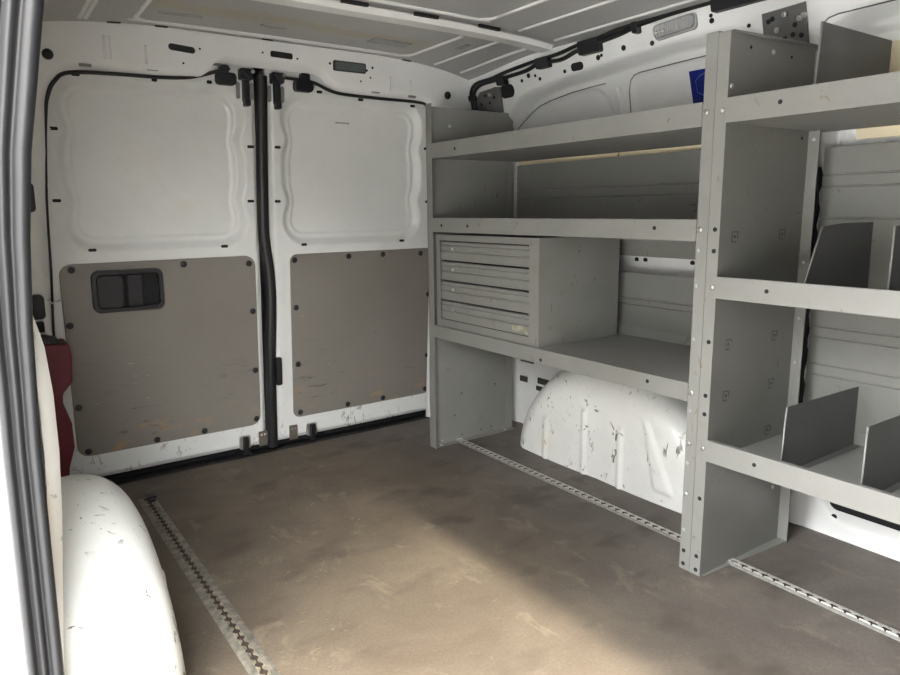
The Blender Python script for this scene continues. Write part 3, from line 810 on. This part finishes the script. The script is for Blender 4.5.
# interior lamp
LP = thing('cargo_lamp', 'clear oblong interior lamp on the upper right roof rail', 'lamp', (XH(1.325), 1.273, 1.31))
yw = lambda b: XH(b)
def lamp_pts(i): return [(a, b + .05*(1.273-a)) for a, b in rrect(1.205+i, 1.341-i, 1.306+i, 1.346-i, .012)]
MB().prism(lamp_pts(0), lambda a, b, d: (yw(b)+d, a, b), .004, -.007).build('lamp_base', PATCH, LP, bevel=.001)
MB().prism(lamp_pts(.003), lambda a, b, d: (yw(b)+d, a, b), -.0072, -.018).build('lamp_lens', LENS, LP, bevel=.004)
for y in (1.325, 1.313, 1.302):
    q = MB(); q.disc((yw(1.324)-.0183, y, 1.322+.05*(1.273-y)), (-1, 0, -.25), .0052, .004, 12, 1); q.build('reflector_stud', STEEL, LP)

# wiring harness along the roof rail
def hx(y, z): return XH(z)-.010
A = [(2.196, 1.200), (2.197, 1.247), (2.190, 1.285), (2.150, 1.308), (2.055, 1.312), (1.974, 1.321), (1.864, 1.328), (1.800, 1.331), (1.704, 1.334), (1.627, 1.343), (1.526, 1.348), (1.446, 1.356), (1.383, 1.360), (1.291, 1.364), (1.226, 1.366), (1.131, 1.367), (.9, 1.366), (.3, 1.366)]
B = [(2.180, 1.200), (2.181, 1.25), (2.172, 1.280), (2.130, 1.299), (2.055, 1.303), (1.974, 1.304), (1.87, 1.309), (1.80, 1.321), (1.704, 1.315), (1.627, 1.328), (1.526, 1.336), (1.446, 1.343), (1.383, 1.352), (1.291, 1.357), (1.226, 1.358), (1.131, 1.358), (.9, 1.356), (.3, 1.356)]
WH = thing('wiring_harness', 'black taped wiring harness running along the right roof rail', 'cable', (1.65, 1.2, 1.30))
for P, r in ((A, .0062), (B, .0068)):
    MB().tube(smooth_path([(hx(y, z)-.004, y, z) for y, z in P], 6), r, 8).build('cable', RUBBER, WH)
for y, z, w, h in ((2.005, 1.298, .045, .016), (1.785, 1.321, .060, .018), (1.575, 1.333, .085, .022), (1.395, 1.352, .02, .020), (1.06, 1.358, .18, .026), (2.190, 1.262, .028, .012)):
    m = MB(); m.prism(rrect(y-w/2, y+w/2, z-h, z+h*.8, .006), lambda a, b, d: (hx(a, b)+d, a, b), .008, -.014); m.build('cable_clip', PLASTIC, WH, bevel=.002)

# blue sticker on the blanked window
def stk(a, b, d): return (wall_x(a, b)+d, a, b)
m = MB()
us = frange(1.135, 1.285, .015); vs = frange(1.135, 1.222, .0145)
sk = m.grid(us, vs, lambda y, z: (wall_x(y, z)-.0012, y-.06*(z-1.18)*0, z)).build('sticker', BLUE, None)
tag(sk, 'dark blue sticker with faint outlined figure beside the tall racking post', 'sticker')
m = MB(); out = [(1.245, 1.195), (1.232, 1.205), (1.205, 1.213), (1.18, 1.205), (1.17, 1.175), (1.18, 1.15), (1.215, 1.150), (1.243, 1.165), (1.245, 1.195)]
m.tube([(wall_x(y, z)-.0022, y+.022, z) for y, z in out], .0012, 5); m.build('printed_outline', BLUELINE, sk)

# dark red case behind the left arch
m = MB()
ol = [(.10, .09), (.172, .09), (.180, .16), (.198, .215), (.198, .285), (.182, .345), (.184, .370), (.211, .400), (.216, .47), (.212, .506), (.10, .510)]
m.prism(ol, lambda a, b, d: (a, d, b), 2.09, 2.20)
rc = m.build('moulded_case', RED, None, bevel=.006)
tag(rc, 'dark red moulded case standing upright in the rear left corner', 'case')
m = MB(); m.prism([(.13, .508), (.195, .506), (.190, .516), (.165, .524), (.13, .524)], lambda a, b, d: (a, d, b), 2.10, 2.18); m.build('lid_strap', PLASTIC, rc, None, 'black strap over the top', bevel=.002)

# rubber seal on the rear edge of the side door opening
EDGE = ((-0.3, 0.0465), (-0.209, 0.0465), (-0.15, 0.0471), (0.226, 0.0518), (0.556, 0.0576), (0.709, 0.0647), (0.826, 0.0741), (0.926, 0.0859), (0.997, 0.0988), (1.097, 0.1165), (1.262, 0.1482), (1.344, 0.1659))
zz = frange(-.05, 1.262, .02)
sec = [(0, .040), (0, .012), (-.0015, .004), (-.005, .0), (-.0095, .001), (-.0125, .006), (-.0145, .010), (-.0165, .006), (-.0195, .002), (-.0225, .004), (-.0245, .010), (-.0262, .010), (-.0285, .004), (-.032, .002), (-.0355, .006), (-.037, .014), (-.037, .040)]
m = MB()
V = []
for z in zz:
    w = 1.0 + .45*sstep(.55, 1.1, z)
    V.append([m.bm.verts.new((interp(EDGE, z)+a*w*1.17, 1.0+b, z)) for a, b in sec])
for i in range(len(V)-1):
    for k in range(len(sec)-1): m.face([V[i][k], V[i][k+1], V[i+1][k+1], V[i+1][k]], True)
o = m.build('door_weatherstrip', SEAL, None)
tag(o, 'ribbed black rubber weatherstrip up the edge of the side door opening at far left', 'weatherstrip')

# ------------------------------------------------------------------ camera
cam = bpy.data.cameras.new('camera'); co_ = bpy.data.objects.new('camera', cam); COL.objects.link(co_)
yaw, pitch, roll, fpx = .611123063, .182947354, .0117943311, 692.722225
f = Vector((math.sin(yaw)*math.cos(pitch), math.cos(yaw)*math.cos(pitch), -math.sin(pitch)))
r = Vector((math.cos(yaw), -math.sin(yaw), 0)); d = f.cross(r)
r2 = math.cos(roll)*r + math.sin(roll)*d; d2 = -math.sin(roll)*r + math.cos(roll)*d
M = Matrix((r2, -d2, -f)).transposed().to_4x4(); M.translation = (0, 0, .85)
co_.matrix_world = M
cam.sensor_width = 36; cam.lens = 36*fpx/900; cam.clip_start = .02
S.camera = co_

# ------------------------------------------------------------------ daylight: hazy sky, its bright band and dimmed sectors shaped for the light inside
w = bpy.data.worlds.new('sky'); S.world = w; w.use_nodes = True
nt = w.node_tree; bg = nt.nodes['Background']
tc = nt.nodes.new('ShaderNodeTexCoord'); sx = nt.nodes.new('ShaderNodeSeparateXYZ'); nt.links.new(tc.outputs['Generated'], sx.inputs[0])
X, Y, Zc = sx.outputs
mx = math_n(nt, 'MULTIPLY', X, -1.)
al = math_n(nt, 'ARCTAN2', Zc, mx)
def gauss(v, mu, sg):
    q = math_n(nt, 'DIVIDE', math_n(nt, 'SUBTRACT', v, mu), sg)
    return math_n(nt, 'EXPONENT', math_n(nt, 'MULTIPLY', math_n(nt, 'MULTIPLY', q, q), -1.))
rad = math_n(nt, 'SQRT', math_n(nt, 'ADD', math_n(nt, 'MULTIPLY', X, X), math_n(nt, 'MULTIPLY', Zc, Zc)))
ty = math_n(nt, 'DIVIDE', Y, math_n(nt, 'MAXIMUM', rad, .001))
lobe = math_n(nt, 'MULTIPLY', gauss(al, math.radians(54.4), math.radians(1.25)), gauss(ty, -.27, .40))
up = ramp(nt, Zc, [(.0, (1.0, .985, .96)), (1., (.88, .92, .98))])
LOBE, SKY = 235., 17.
e1 = mix(nt, 1., up, (SKY, SKY, SKY), 'MULTIPLY')
W = lambda v: g3(1-v)
dimf = ramp(nt, math_n(nt, 'DIVIDE', math_n(nt, 'ADD', ty, 2.), 2.4, True), [(0., W(.85)), (.167, W(.80)), (.333, W(.55)), (.54, W(.42)), (.66, W(.30)), (.75, W(.18)), (.82, W(1.)), (1., W(1.))])  # dims sky sectors in place of an unseen blocker
elev = ramp(nt, math_n(nt, 'DIVIDE', al, 1.5708, True), [(.0, g3(.055)), (.10, g3(.09)), (.18, g3(.36)), (.25, g3(.95)), (.34, g3(.95)), (.45, g3(.75)), (1., g3(.75))])
e1 = mix(nt, 1., e1, elev, 'MULTIPLY')
e1 = mix(nt, dimf, e1, (.12, .12, .12))
cmb = nt.nodes.new('ShaderNodeVectorMath'); cmb.operation = 'SCALE'; cmb.inputs[0].default_value = (1., .92, .775)
nt.links.new(math_n(nt, 'MULTIPLY', lobe, LOBE), cmb.inputs['Scale'])
add = nt.nodes.new('ShaderNodeVectorMath'); add.operation = 'ADD'
nt.links.new(e1, add.inputs[0]); nt.links.new(cmb.outputs[0], add.inputs[1])
nt.links.new(add.outputs[0], bg.inputs['Color'])
w.cycles.sampling_method = 'MANUAL'; w.cycles.sample_map_resolution = 1024
